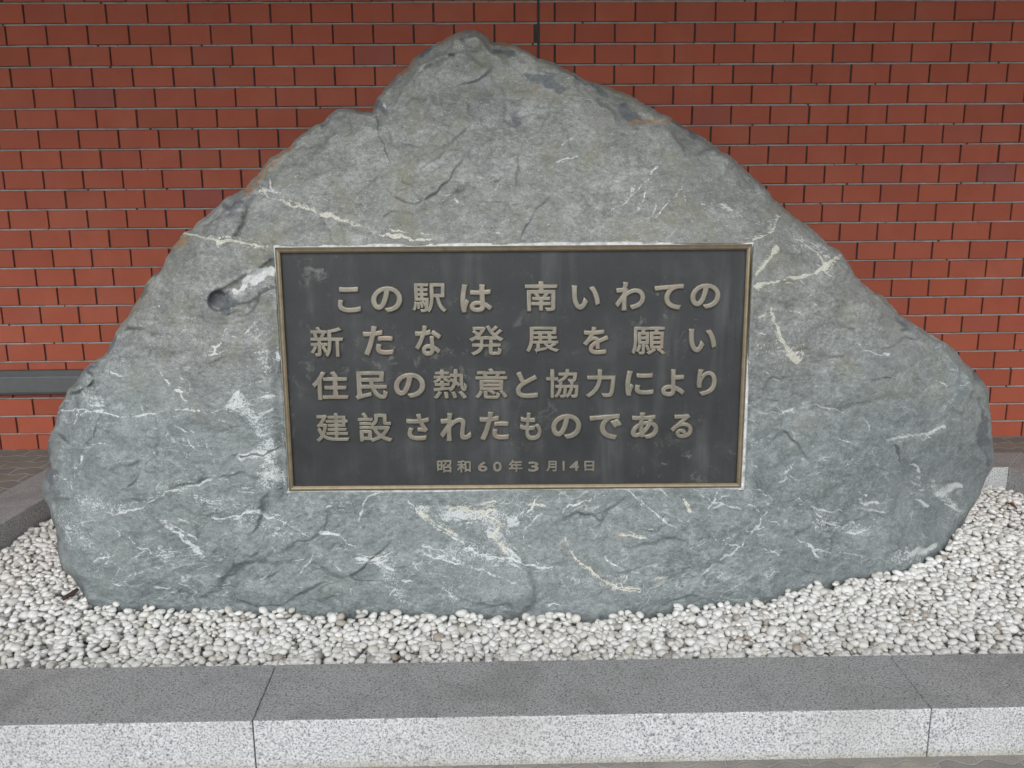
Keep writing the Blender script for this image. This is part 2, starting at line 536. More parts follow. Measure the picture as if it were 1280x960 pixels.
kerb([li + gi, c_fl + gi, c_bl, o_bl], 'dark shaded granite kerb stone slanting back beside the left end of the boulder')
kerb([c_bl + dx * .7, c_br - dx * .3, o_br - dx * .3, o_bl + dx * .7], 'granite kerb stone behind the boulder, its pale face seen past the right end')
kerb([c_fr + gi, ri + gi, o_br + dx * .3, c_br + dx * .3], 'granite kerb stone closing the right side of the gravel, inner face in shade')

# back paving, falling slightly to the left
def back_z(x): return 0.120
WY = lambda x: 4.92 + 0.02 * x                                   # brick face
# leave the planter open: build the sheet as strips round it
bm = bmesh.new()
def strip(pts):
    bm.faces.new([bm.verts.new((p[0], p[1], back_z(p[0]))) for p in pts])
fl_o, fr_o = on(IA, IB, xl), on(IA, IB, xr)
strip([(-9, line_x(IA, IB, -9) + .004), (li.x + .02, li.y + .004), (o_bl.x + .02, o_bl.y), (o_bl.x + .02, 5.3), (-9, 5.3)])
strip([(o_bl.x + .02, o_bl.y - .02), (0, (o_bl.y + o_br.y) / 2 - .02), (0, 5.3), (o_bl.x + .02, 5.3)])
strip([(0, (o_bl.y + o_br.y) / 2 - .02), (o_br.x - .02, o_br.y - .02), (o_br.x - .02, 5.3), (0, 5.3)])
strip([(ri.x - .02, ri.y + .004), (9, line_x(IA, IB, 9) + .004), (9, 5.3), (o_br.x - .02, 5.3), (o_br.x - .02, o_br.y)])
pv = bm_obj('back_pavement', bm, M_PAVE_BACK)
tag(pv, kind='structure')
bed = link_mesh('planter_soil', mesh_from('planter_soil', [(c_fl.x - .05, c_fl.y - .03, -.006), (c_fr.x + .05, c_fr.y - .03, -.006), (c_br.x + .05, c_br.y + .03, -.006), (c_bl.x - .05, c_bl.y + .03, -.006)], [(0, 1, 2, 3)]), M_SOIL)
tag(bed, kind='structure')

# ------------------------------------------------------------------ brick wall
BW, BH, JX, JZ = 0.2165, 0.1070, 0.0092, 0.0100                     # pitches and joints
Z_REF = at_y(1200, 505.4, WY(2.7)).z                               # a bed joint seen right of the stone
X_REF = at_y(1242.5, 15, WY(2.8)).x                                # a head joint seen top right
ROW_REF = round((at_y(1242.5, 15, WY(2.8)).z - Z_REF) / BH - .5)
X_EXP = at_y(673, 40, WY(.1)).x                                    # expansion joint
WALL_X0, WALL_X1, WALL_TOP = -6.0, 6.0, 3.4
wall = empty('brick_wall', (0, WY(0), 0))
tag(wall, 'red brick wall of the building behind the boulder, pale bed joints', 'wall')
V, Fc = [], []
def add_brick(x0, x1, z0, z1, jit):
    d, c = .014, .0022
    yb = lambda x: WY(x) + d
    b = len(V)
    for (xa, za, yy) in ((x0, z0, 1), (x1, z0, 1), (x1, z1, 1), (x0, z1, 1)):
        V.append((xa, yb(xa), za))
    for (xa, za) in ((x0, z0), (x1, z0), (x1, z1), (x0, z1)):
        V.append((xa, WY(xa) + c + jit[0], za))
    for (xa, za) in ((x0 + c, z0 + c), (x1 - c, z0 + c), (x1 - c, z1 - c), (x0 + c, z1 - c)):
        V.append((xa, WY(xa) + jit[0] + jit[1] * (xa - (x0 + x1) / 2), za))
    for r0 in (0, 4):
        for i in range(4):
            j = (i + 1) % 4
            Fc.append((b + r0 + i, b + r0 + j, b + r0 + 4 + j, b + r0 + 4 + i))
    Fc.append((b + 8, b + 9, b + 10, b + 11))
beds = []
r0 = math.floor((-.1 - Z_REF) / BH)
r1 = math.ceil((WALL_TOP - Z_REF) / BH)
for r in range(r0, r1):
    z0, z1 = Z_REF + r * BH + JZ / 2, Z_REF + (r + 1) * BH - JZ / 2
    zj = random.uniform(-.0012, .0012)
    beds.append(Z_REF + r * BH)
    ph = X_REF + (0 if (r - ROW_REF) % 2 == 0 else BW / 2)
    k0 = math.floor((WALL_X0 - ph) / BW)
    for k in range(k0, k0 + int((WALL_X1 - WALL_X0) / BW) + 2):
        xa, xb = ph + k * BW + JX / 2 + random.uniform(-.001, .001), ph + (k + 1) * BW - JX / 2 + random.uniform(-.001, .001)
        jit = (random.uniform(-.0008, .0008), random.uniform(-.004, .004))
        za, zb = z0 + random.uniform(-.001, .001), z1 + random.uniform(-.001, .001)
        segs = [(xa, xb)]
        if xa < X_EXP < xb:
            segs = [(xa, X_EXP - .007), (X_EXP + .007, xb)]
        for (p, q) in segs:
            if q - p > .012:
                add_brick(p, q, za, zb, jit)
link_mesh('brick_facing', mesh_from('brick_facing', V, Fc), M_BRICK, wall)
# recessed backing seen in the upright joints, lighter beds nearer the face
V2, F2 = [], []
def slab(x0, x1, z0, z1, ya, yb):
    b = len(V2)
    for x in (x0, x1):
        for z in (z0, z1):
            V2.append((x, WY(x) + ya, z)); V2.append((x, WY(x) + yb, z))
    for f in ((0, 4, 6, 2), (1, 3, 7, 5), (0, 1, 5, 4), (2, 6, 7, 3), (0, 2, 3, 1), (4, 5, 7, 6)):
        F2.append(tuple(b + i for i in f))
slab(WALL_X0 - .2, WALL_X1 + .2, -.15, WALL_TOP + .1, .012, .24)
link_mesh('joint_backing', mesh_from('joint_backing', V2, F2), M_HEAD, wall)
V2, F2 = [], []
for z in beds:                                                     # laid by hand: every length sits a little differently
    for xa, xb in ((WALL_X0, X_EXP - .007), (X_EXP + .007, WALL_X1)):
        x = xa
        while x < xb:
            x2 = min(xb, x + random.choice((.11, .22, .43, .65)) + random.uniform(-.02, .02))
            d_ = random.choice((.003, .0035, .004, .005, .0075))
            gap = random.choice((0, 0, 0, .004, .012))
            slab(x, x2 - gap, z - JZ / 2 + .0006 + random.uniform(-.0008, .0006), z + JZ / 2 - .0014 + random.uniform(-.001, .0004), d_, .0118)
            x = x2
link_mesh('bed_joint', mesh_from('bed_joint', V2, F2), M_BED, wall)
V2, F2 = [], []
slab(X_EXP - .006, X_EXP + .006, -.1, WALL_TOP, .004, .0115)
link_mesh('expansion_joint', mesh_from('expansion_joint', V2, F2), M_SEAL, wall)
# deep eaves over the bed: they shade the wall top and every upward face
EAVES_Y, EAVES_Z = 1.3, 3.4
bm = bmesh.new()
ev = [(-14, EAVES_Y), (14, EAVES_Y), (14, 5.6), (-14, 5.6)]
bm.free()
bm_obj('eaves', prism_bm(ev, EAVES_Z, EAVES_Z + .25, .01, 1), M_SOFFIT, wall)

# guard rail low on the wall, left
ry = 0.0
zr0, zr1 = at_y(20, 494, WY(-2.8) - .05).z, at_y(20, 464, WY(-2.8) - .05).z
prof = [(.0, zr1), (.035, zr1), (.052, zr1 - .024), (.060, zr1 - .034), (.062, zr0 + .02), (.056, zr0 + .006), (.045, zr0), (.0, zr0)]
rx0, rx1 = -6.0, -1.2
Vr, Fr = [], []
for x in (rx0, rx1):
    for (d, z) in prof:
        Vr.append((x, WY(x) - d - .001, z))
k = len(prof)
for i in range(k):
    Fr.append((i, (i + 1) % k, k + (i + 1) % k, k + i))
Fr.append(tuple(range(k - 1, -1, -1))); Fr.append(tuple(range(k, 2 * k)))
rail = link_mesh('bumper_rail', mesh_from('bumper_rail', Vr, Fr), M_RAIL)
mod = rail.modifiers.new('edge', 'BEVEL'); mod.width = .004; mod.segments = 2
tag(rail, 'dark grey bumper rail fixed low across the brick wall, left of the boulder', 'rail')

# ------------------------------------------------------------------ plaque pose
P_YT, P_YB = 3.02, 3.0
tl, tr = at_y(343, 309.5, P_YT), at_y(941, 305, P_YT)
bl_, br_ = at_y(361, 614, P_YB), at_y(926.5, 610, P_YB)
PW = ((tr - tl).length + (br_ - bl_).length) / 2
PH = ((tl - bl_).length + (tr - br_).length) / 2
pc = (tl + tr + bl_ + br_) / 4
px_ax = ((tr - tl) + (br_ - bl_)).normalized()
pz_ax = ((tl - bl_) + (tr - br_))
pz_ax = (pz_ax - px_ax * pz_ax.dot(px_ax)).normalized()
py_ax = pz_ax.cross(px_ax)                                         # into the stone
PM = Matrix((( px_ax.x, py_ax.x, pz_ax.x, pc.x), (px_ax.y, py_ax.y, pz_ax.y, pc.y), (px_ax.z, py_ax.z, pz_ax.z, pc.z), (0, 0, 0, 1)))
PMi = PM.inverted()
print('plaque', PW, PH, pc, px_ax, pz_ax)
def on_plate(px, py, depth=0.0):                                   # local (x, z) of a pixel on the plate's plane
    o = PMi @ Vector((0, 0, CAM_Z)); d = PMi.to_3x3() @ ray(px, py)
    t = (depth - o.y) / d.y
    p = o + d * t
    return p.x, p.z

# ------------------------------------------------------------------ the boulder
OUT = [(107,750,1),(106,745,.8),(104,731,.4),(92,722,.2),(79,713,0),(75.6,703,0),(71,687,0),(69,662,0),(65,648,0),(63,637,0),(56,628,0),(53,614,0),(54,603,0),(62,584,0),(60,565,0),(60,552,0),(62.5,545,0),
 (67,532,0),(72,518,0),(76.5,504,0),(80.5,495,0),(85,486,0),(95,477.5,0),(100,470,0),(106,459.5,0),(123,449,0),(130,445,0),(137,435,0),(143,417,0),(157,400,0),(172,375,0),(182,355,0),(200,338,0),(207,323,0),
 (214,312,0),(230,290,0),(241,284,0),(256,272,0),(273,256,0),(287.5,244,0),(306,236,0),(311,228,0),(322,219,0),(337.5,197,0),(362,183,0),(375,169,0),(400,153,0),(422,136,0),(444,137,0),(466,141,0),
 (471,125.5,0),(482,110,0),(496,94.5,0),(507.5,86,0),(516,72,0),(533,61,0),(552.5,51,0),(572,41,0),(583,37.5,0),(597.5,38,0),(606,44,0),(614,51.5,0),(642.5,55,0),(659,65,0),(676,73.5,0),(693,80.5,0),
 (710,87.5,0),(727,97,0),(752,106,0),(783,118,0),(805,129,0),(825,141,0),(837.5,145.5,0),(850,155,0),(865,165,0),(882,172.5,0),(890,181,0),(915,196,0),(930,209,0),(942.5,222.5,0),(962,240,0),(967,250,0),
 (977,257.5,0),(995,272.5,0),(1012,282.5,0),(1020,290,0),(1037,305,0),(1050,315,0),(1059,327,0),(1071,346,0),(1079.5,355,0),(1104.5,371,0),(1121,389,0),(1125,395,0),(1138,401,0),(1161,417,0),(1181.5,428,0),
 (1194,439,0),(1202.5,451,0),(1221,466,0),(1234,482.5,0),(1237,497,0),(1239,518,0),(1241,546.5,0),(1243,567,0),(1241,583,0),(1232,597,0),(1226,617.5,0),(1219,629,.15),(1199.6,649.6,.5),(1189,670,.8),(1174,690,1),(1158,701,1),
 (1140,708,1),(1110,716,1),(1075,719,1),(1060,720,1),(1010,732,1),(950,749,1),(920,752,1),(865,756,1),(810,761,1),(765,767,1),(720,770,1),(640,769,1),(590,768,1),(500,765,1),(450,763,1),(390,764,1),
 (300,762,1),(225,759,1),(175,758,1),(120,756,1)]
GRAVEL_Z = 0.055
OUT = np.array(OUT, float)
seg = np.diff(np.vstack([OUT, OUT[:1]]), axis=0)
sl = np.hypot(seg[:, 0], seg[:, 1])
cum = np.concatenate([[0], np.cumsum(sl)])
NA = 1500
ts = np.linspace(0, cum[-1], NA, endpoint=False)
closed = np.vstack([OUT, OUT[:1]])
ox = np.interp(ts, cum, closed[:, 0]); oy = np.interp(ts, cum, closed[:, 1]); ob = np.interp(ts, cum, closed[:, 2])
def blur(a, n):
    k = np.hanning(n + 2)[1:-1]; k /= k.sum()
    return np.convolve(np.concatenate([a[-n:], a, a[:n]]), k, 'same')[n:-n]
ox, oy, ob = blur(ox, 5), blur(oy, 5), blur(ob, 41)
# ragged edge
nx_, ny_ = np.gradient(oy), -np.gradient(ox)
ln = np.hypot(nx_, ny_); nx_ /= ln; ny_ /= ln
rag = (perlin(ox, oy, 0, .06) * 2.2 + perlin(ox, oy, 0, .17, 3) * 1.2) * (1 - ob)
ox += nx_ * rag; oy += ny_ * rag

def contact_y(px, py): return at_z(px, py, GRAVEL_Z).y
CTRL = [(p[0], p[1], contact_y(p[0], p[1])) for p in ((107,752),(200,758),(300,762),(400,763),(500,765),(640,769),(765,767),(865,756),(950,749),(1010,732),(1060,720),(1110,716),(1158,701))]
CTRL += [(1199, 650, 3.62), (1232, 600, 3.72)]
pdx = P_YT - P_YB
for (x, y) in ((343, 309), (500, 308), (640, 307), (800, 306), (941, 305)): CTRL.append((x, y, P_YT + .004))
for (x, y) in ((361, 614), (500, 613), (640, 612), (800, 611), (927, 610)): CTRL.append((x, y, P_YB + .004))
for (x, y) in ((352, 460), (640, 460), (934, 460), (640, 380), (640, 540)): CTRL.append((x, y, P_YT + (P_YB - P_YT) * (y - 307) / 305 + .004))
CTRL += [(1000, 500, 3.10), (1090, 480, 3.18), (1100, 570, 3.22), (1180, 560, 3.42), (1000, 340, 3.12), (1230, 540, 3.55), (1190, 450, 3.42), (1060, 340, 3.22), (1000, 620, 3.09), (1100, 650, 3.26),
         (700, 150, 3.20), (583, 60, 3.30), (850, 190, 3.22), (940, 250, 3.20), (640, 230, 3.10), (200, 450, 3.06), (120, 550, 3.06), (70, 600, 3.12), (130, 460, 3.13), (350, 230, 3.14), (430, 160, 3.20), (480, 150, 3.165),
         (250, 310, 3.10), (220, 600, 2.99), (120, 680, 3.0), (760, 130, 3.24), (400, 680, 2.955), (700, 690, 2.95), (900, 690, 2.99)]
CT = np.array(CTRL)
def tps_k(r2): return np.where(r2 > 1e-12, r2 * np.log(np.maximum(r2, 1e-12)), 0.0)
P2 = CT[:, :2] / 500.0
Kmat = tps_k(((P2[:, None] - P2[None]) ** 2).sum(-1)) + np.eye(len(P2)) * .004
A = np.zeros((len(P2) + 3,) * 2)
A[:-3, :-3] = Kmat; A[:-3, -3] = 1; A[:-3, -2:] = P2; A[-3, :-3] = 1; A[-2:, :-3] = P2.T
sol = np.linalg.solve(A, np.concatenate([CT[:, 2], [0, 0, 0]]))
def tps(px, py):
    q = np.stack([px, py], -1) / 500.0
    out = sol[-3] + q[..., 0] * sol[-2] + q[..., 1] * sol[-1]
    for i in range(len(P2)):
        out = out + sol[i] * tps_k((q[..., 0] - P2[i, 0]) ** 2 + (q[..., 1] - P2[i, 1]) ** 2)
    return out

CX, CY = 645.0, 455.0
s_list = np.concatenate([np.linspace(.02, .30, 14, endpoint=False), np.linspace(.30, .90, 165, endpoint=False), np.linspace(.90, 1.0, 45)])
NS = len(s_list)
PX = CX + s_list[:, None] * (ox - CX)[None]
PY = CY + s_list[:, None] * (oy - CY)[None]
RR = np.hypot(ox - CX, oy - CY)[None]
ti = np.maximum(np.abs((ox - CX) * nx_ + (oy - CY) * ny_) / RR[0], .35)[None]
D = (1 - s_list)[:, None] * RR * ti                                # pixels in from the outline
Yf = tps(PX, PY)
def facets(px, py, cell, seed, tilt, stretch=1.0, ang=0.0, soft=3.0, warp=1.0):
    # broken planes: jittered cells, each with a tilt of its own, meeting in short steep ledges
    ca, sa = math.cos(ang), math.sin(ang)
    w_ = warp * cell * .22
    wx = px + w_ * perlin(px, py, 0, 1.3 / cell, seed) + .35 * w_ * perlin(px, py, 0, 4.0 / cell, seed + 1)
    wy = py + w_ * perlin(px, py, 0, 1.3 / cell, seed + 2) + .35 * w_ * perlin(px, py, 0, 4.0 / cell, seed + 3)
    u, v = (wx * ca + wy * sa) / cell, (-wx * sa + wy * ca) * stretch / cell
    iu, iv = np.floor(u).astype(np.int64), np.floor(v).astype(np.int64)
    tab = np.random.default_rng(seed).uniform(-1, 1, (512, 5))
    cand = []
    dmin = np.full(px.shape, 1e9)
    for a in (-1, 0, 1):
        for b_ in (-1, 0, 1):
            h = _perm[(_perm[(iu + a) & 255] + iv + b_ + seed) & 255] + (((iu + a) ^ (iv + b_)) & 1) * 256
            du = u - (iu + a + .5 + .48 * tab[h, 0]); dv = v - (iv + b_ + .5 + .48 * tab[h, 1])
            d = np.sqrt(du * du + dv * dv) * cell
            np.minimum(dmin, d, out=dmin)
            cand.append((d, (tab[h, 2] * du + tab[h, 3] * dv / stretch + .03 * tab[h, 4]) * cell * tilt))
    num = np.zeros(px.shape); den = np.zeros(px.shape)
    for d, val in cand:
        w = np.exp(-np.minimum((d - dmin) / soft, 30.0))
        num += w * val; den += w
    return num / den
# rounding towards the rim: broad shoulder + tight arris
wid = np.clip(20 + 22 * perlin(PX, PY, 0, .016, 5) + facets(PX, PY, 70, 15, .5), 5, 60)
e1 = np.clip(1 - D / wid, 0, 1)
amp = (.060 + .075 * np.clip(perlin(ox, oy, 0, .016, 9), -.6, 1))[None] * (1 - ob)[None]
Yf = Yf + amp * e1 ** 1.25 + .05 * (1 - ob)[None] * np.clip(1 - D / 5.0, 0, 1) ** 2
# relief
rel = .016 * fbm(PX, PY, 0, .0045, 3, 1) + .0045 * fbm(PX, PY, 0, .018, 3, 2) + .0034 * fbm(PX, PY * 1.4, 0, .06, 3, 4)
rel += facets(PX, PY, 190, 3, .00034, 1.5, R(-15), 5.0) + (.6 + .8 * smooth01(.5 + perlin(PX, PY, 0, .006, 51))) * (facets(PX, PY, 74, 5, .00038, 1.7, R(-22), 1.5) + facets(PX, PY, 30, 6, .00046, 1.8, R(-12), 1.0) + facets(PX, PY, 12, 7, .00040, 1.7, R(-25), .8))
rd = 1 - np.abs(fbm(PX * .8 + PY * .3, PY * 1.7, 0, .012, 3, 14))       # ridged splits
rel += -.002 * np.clip(rd - .9, 0, 1) / .1
LEDGES = [([(470,143),(476,165),(484,195),(500,220),(520,240)], .022, 26, 1), ([(1060,505),(1078,482),(1095,472),(1115,474),(1138,484),(1152,502)], .014, 18, -1),
          ([(300,572),(330,565),(356,556)], .016, 12, -1), ([(225,540),(212,560),(204,590),(190,578)], .012, 14, 1), ([(1118,556),(1126,572),(1132,585),(1146,590)], .010, 8, 1),
          ([(560,196),(600,182),(650,196),(700,178)], .008, 16, -1), ([(610,90),(622,110),(618,140)], .010, 10, 1), ([(790,165),(775,200),(745,235),(735,265)], .010, 16, 1),
          ([(395,225),(425,222),(455,238)], .010, 10, -1), ([(60,640),(100,630),(150,612),(190,580)], .008, 12, 1), ([(830,630),(835,655),(822,680)], .008, 9, 1), ([(590,60),(640,75),(700,110),(760,130)], .012, 14, -1)]
def seg_dist(pts, px, py):
    best = np.full(px.shape, 1e9); side = np.zeros(px.shape)
    for (x0, y0), (x1, y1) in zip(pts[:-1], pts[1:]):
        ux, uy = x1 - x0, y1 - y0
        L2 = ux * ux + uy * uy
        t = np.clip(((px - x0) * ux + (py - y0) * uy) / L2, 0, 1)
        d = np.hypot(px - x0 - t * ux, py - y0 - t * uy)
        s_ = np.sign((px - x0) * uy - (py - y0) * ux)
        m = d < best
        best[m] = d[m]; side[m] = s_[m]
    return best, side
WXp = PX + 6 * perlin(PX, PY, 0, .03, 21) + 5 * perlin(PX, PY, 0, .09, 22) + 2.5 * perlin(PX, PY, 0, .2, 28)
WYp = PY + 6 * perlin(PX, PY, 0, .03, 23) + 5 * perlin(PX, PY, 0, .09, 24) + 2.5 * perlin(PX, PY, 0, .2, 29)
for pts, h, w, sg in LEDGES:
    d, sd_ = seg_dist(pts, WXp, WYp)
    fall = np.exp(-(d / w) ** 2 * .7)
    rel += np.where(sd_ * sg > 0, .55 * h * fall * (1 - np.exp(-(d / 2.5) ** 2)), 0)
# drilled groove left of the plaque
gd, _ = seg_dist([(272, 377), (352, 331)], PX + 2 * perlin(PX, PY, 0, .1, 31), PY + 2 * perlin(PX, PY, 0, .1, 33))
rel += .014 * np.sqrt(np.clip(1 - (gd / 12.5) ** 2, 0, 1))
gh = np.hypot((PX - 273) / 1.0, (PY - 376) / 1.05)
rel += .016 * smooth01((13 - gh) / 4)
# seat of the plaque
lx, lz = np.empty_like(PX), np.empty_like(PX)
o_l = np.array(PMi @ Vector((0, 0, CAM_Z))); M3 = np.array(PMi.to_3x3())
U, Vv = (PX - 640) / F_PX, (PY - 480) / F_PX
U, Vv = U - ROLL * Vv, Vv + ROLL * U
RD = np.stack([U, cP - Vv * sP, -sP - Vv * cP], -1)
RL = RD @ M3.T
tt = -o_l[1] / RL[..., 1]
lx = o_l[0] + RL[..., 0] * tt; lz = o_l[2] + RL[..., 2] * tt
edge = np.maximum(np.abs(lx) - PW / 2, np.abs(lz) - PH / 2)        # metres out from the plaque's edge
Yplate = RD[..., 1] * tt
sunk = smooth01(edge / .05)
rel_s = rel * (.25 + .75 * smooth01((edge - .01) / .10))
Yf = Yf + .62 * rel_s * (1 - .55 * e1)
Yf += .013 * np.sqrt(np.clip(1 - (gd / 12.5) ** 2, 0, 1)) + .016 * smooth01((14 - gh) / 4)
inside = smooth01((.004 - edge) / .012)
Yf = Yf * (1 - inside) + (Yplate + .05) * inside
# left of the plate the stone was chiselled back, right of it near the foot too
Yf += .022 * smooth01((.055 - edge) / .05) * smooth01((-lx - PW / 2 + .012) / .02) * (1 - inside)
Yf += .018 * smooth01((.04 - edge) / .04) * smooth01((lx - PW / 2 + .01) / .02) * smooth01((.05 - lz) / .1) * (1 - inside)
T = Yf / RD[..., 1]
FX, FY, FZ = RD[..., 0] * T, Yf, CAM_Z + RD[..., 2] * T
front = np.stack([FX, FY, FZ], -1)
# the back half, turned behind the rim
rim = front[-1].copy()
cxw, czw = 0.05, .75
back = []
skirt = rim.copy(); skirt[:, 2] -= .16 * smooth01(ob * 1.3)
skirt[:, 1] += .02
base = skirt
NB = 26
for i in range(NB):
    th = (i / (NB - 1)) * math.pi / 2
    sc = math.cos(th) ** .75 if i < NB - 1 else 0.02
    q = base.copy()
    q[:, 0] = cxw + (base[:, 0] - cxw) * (.02 + .98 * sc)
    q[:, 2] = czw + (base[:, 2] - czw) * (.02 + .98 * sc)
    ymid = 3.86 - .18 * (q[:, 2] - .3).clip(0, 2)
    bk = np.maximum(base[:, 1] + .12, ymid)
    q[:, 1] = base[:, 1] * (1 - math.sin(th)) + bk * math.sin(th)
    q[:, 1] += .05 * fbm(q[:, 0], q[:, 2], 0, 2.2, 4, 40) * math.sin(th)
    back.append(q)
rings = np.concatenate([front, np.stack(back)], 0)                  # (NR, NA, 3)
NR = rings.shape[0]
SV = rings.reshape(-1, 3)
ii, jj = np.meshgrid(np.arange(NR - 1), np.arange(NA), indexing='ij')
j2 = (jj + 1) % NA
SQ = np.stack([ii * NA + jj, ii * NA + j2, (ii + 1) * NA + j2, (ii + 1) * NA + jj], -1).reshape(-1, 4)
sm = quad_mesh_np('memorial_stone', SV, SQ, True)
# the two small end holes
bm = bmesh.new(); bm.from_mesh(sm); bm.verts.ensure_lookup_table()
for r in (0, NR - 1):
    vs = [bm.verts[r * NA + j] for j in range(NA)]
    try: bm.faces.new(vs)
    except ValueError: pass
bmesh.ops.recalc_face_normals(bm, faces=bm.faces)
bm.to_mesh(sm); bm.free()
sm.polygons.foreach_set('use_smooth', np.ones(len(sm.polygons), dtype=bool))

# mineral masks: where veins, rust, fresh breaks lie, plus one painted shadow line
def paint(lines, ww):
    m = np.zeros(PX.shape)
    more = []
    pr = np.random.default_rng(5)
    for pts, w, a in lines:
        if w > 1.9 and len(pts) > 1 and w < 7.5:
            for _ in range(3):
                o1, o2 = pr.normal(0, 1.5 * w), pr.normal(0, 1.5 * w)
                k0 = pr.integers(0, len(pts) - 1)
                more.append(([(p[0] + pr.normal(0, 2), p[1] + o1 + (o2 - o1) * q_ / len(pts)) for q_, p in enumerate(pts)][k0:], .9, a * .75))
    for it in list(lines) + more:
        pts, w, a = it[0], it[1] * (.55 if it[1] > 1.9 else .9), it[2]
        xs = [p[0] for p in pts]; ys = [p[1] for p in pts]
        sel = (PX > min(xs) - 4 * w - 14) & (PX < max(xs) + 4 * w + 14) & (PY > min(ys) - 4 * w - 14) & (PY < max(ys) + 4 * w + 14)
        if not sel.any(): continue
        d, _ = seg_dist(pts if len(pts) > 1 else [pts[0], (pts[0][0] + .5, pts[0][1])], (PX + (WXp - PX) * ww)[sel], (PY + (WYp - PY) * ww)[sel])
        wv = w * np.clip(.95 + .9 * perlin(PX[sel], PY[sel], 0, .045, 71) + .6 * perlin(PX[sel], PY[sel], 0, .14, 72), .15, 2.2)
        v = a * np.clip(1.0 + .7 * perlin(PX[sel], PY[sel], 0, .035, 90), .6, 1.3) * np.clip(1.25 - d / (wv * 1.25), 0, 1)
        m[sel] = np.maximum(m[sel], v)
    return m
cream = paint([([(229,291),(260,297),(300,303),(338,308)], 3, 1), ([(325,238),(340,247),(365,256),(400,266),(430,276),(470,288),(500,295),(538,300)], 3, 1),
  ([(940,358),(965,353),(990,349),(1010,343),(1030,336),(1051,317)], 4, 1), ([(945,345),(958,325),(972,307)], 5, .9), ([(940,300),(955,295),(968,285),(976,270)], 2.5, .8),
  ([(962,385),(968,400),(978,420),(985,440),(996,452)], 4.5, 1), ([(962,388),(985,385),(1003,392)], 3, .8), ([(945,400),(962,390)], 2.5, .7), ([(995,452),(1012,446),(1028,432)], 2.2, .6),
  ([(560,632),(590,638),(622,640)], 5, .8), ([(525,640),(545,655),(570,668)], 5, .9), ([(600,640),(628,655),(618,672),(632,690)], 5, .9), ([(580,628),(640,628)], 3, .7), ([(650,625),(690,635)], 4, .6),
  ([(705,672),(715,695),(740,715),(765,733),(800,737)], 2.6, 1), ([(770,668),(790,671),(812,670)], 2.5, .8), ([(855,622),(862,640)], 3, .9), ([(700,725),(715,745)], 4, .6), ([(820,725),(835,720)], 3, .6),
  ([(600,290),(625,291)], 2, .7), ([(1000,300),(1020,318),(1030,332)], 2, .6), ([(1195,610),(1180,622)], 2, .5)], .55)
strk = []
sr = np.random.default_rng(77)
for _ in range(1500):                                               # short quartz threads along the foliation
    x0, y0 = sr.uniform(60, 1240), sr.uniform(60, 770)
    if float(perlin(np.array([x0]), np.array([y0]), 0, .009, 44)[0]) < sr.uniform(-.35, .45) or sr.uniform() > .18 + .82 * min(1, max(0, (y0 - 260) / 330)): continue
    a_ = R(sr.choice([-22, -14, 16, 28, 40, -50])) + sr.normal(0, .22)
    L_ = sr.lognormal(math.log(20), .6)
    x1, y1 = x0 + L_ * math.cos(a_), y0 + L_ * math.sin(a_)
    xm, ym = (x0 + x1) / 2 + sr.normal(0, L_ * .12), (y0 + y1) / 2 + sr.normal(0, L_ * .12)
    strk.append(([(x0, y0), (xm, ym), (x1, y1)], sr.uniform(.55, 1.35), sr.uniform(.45, .95)))
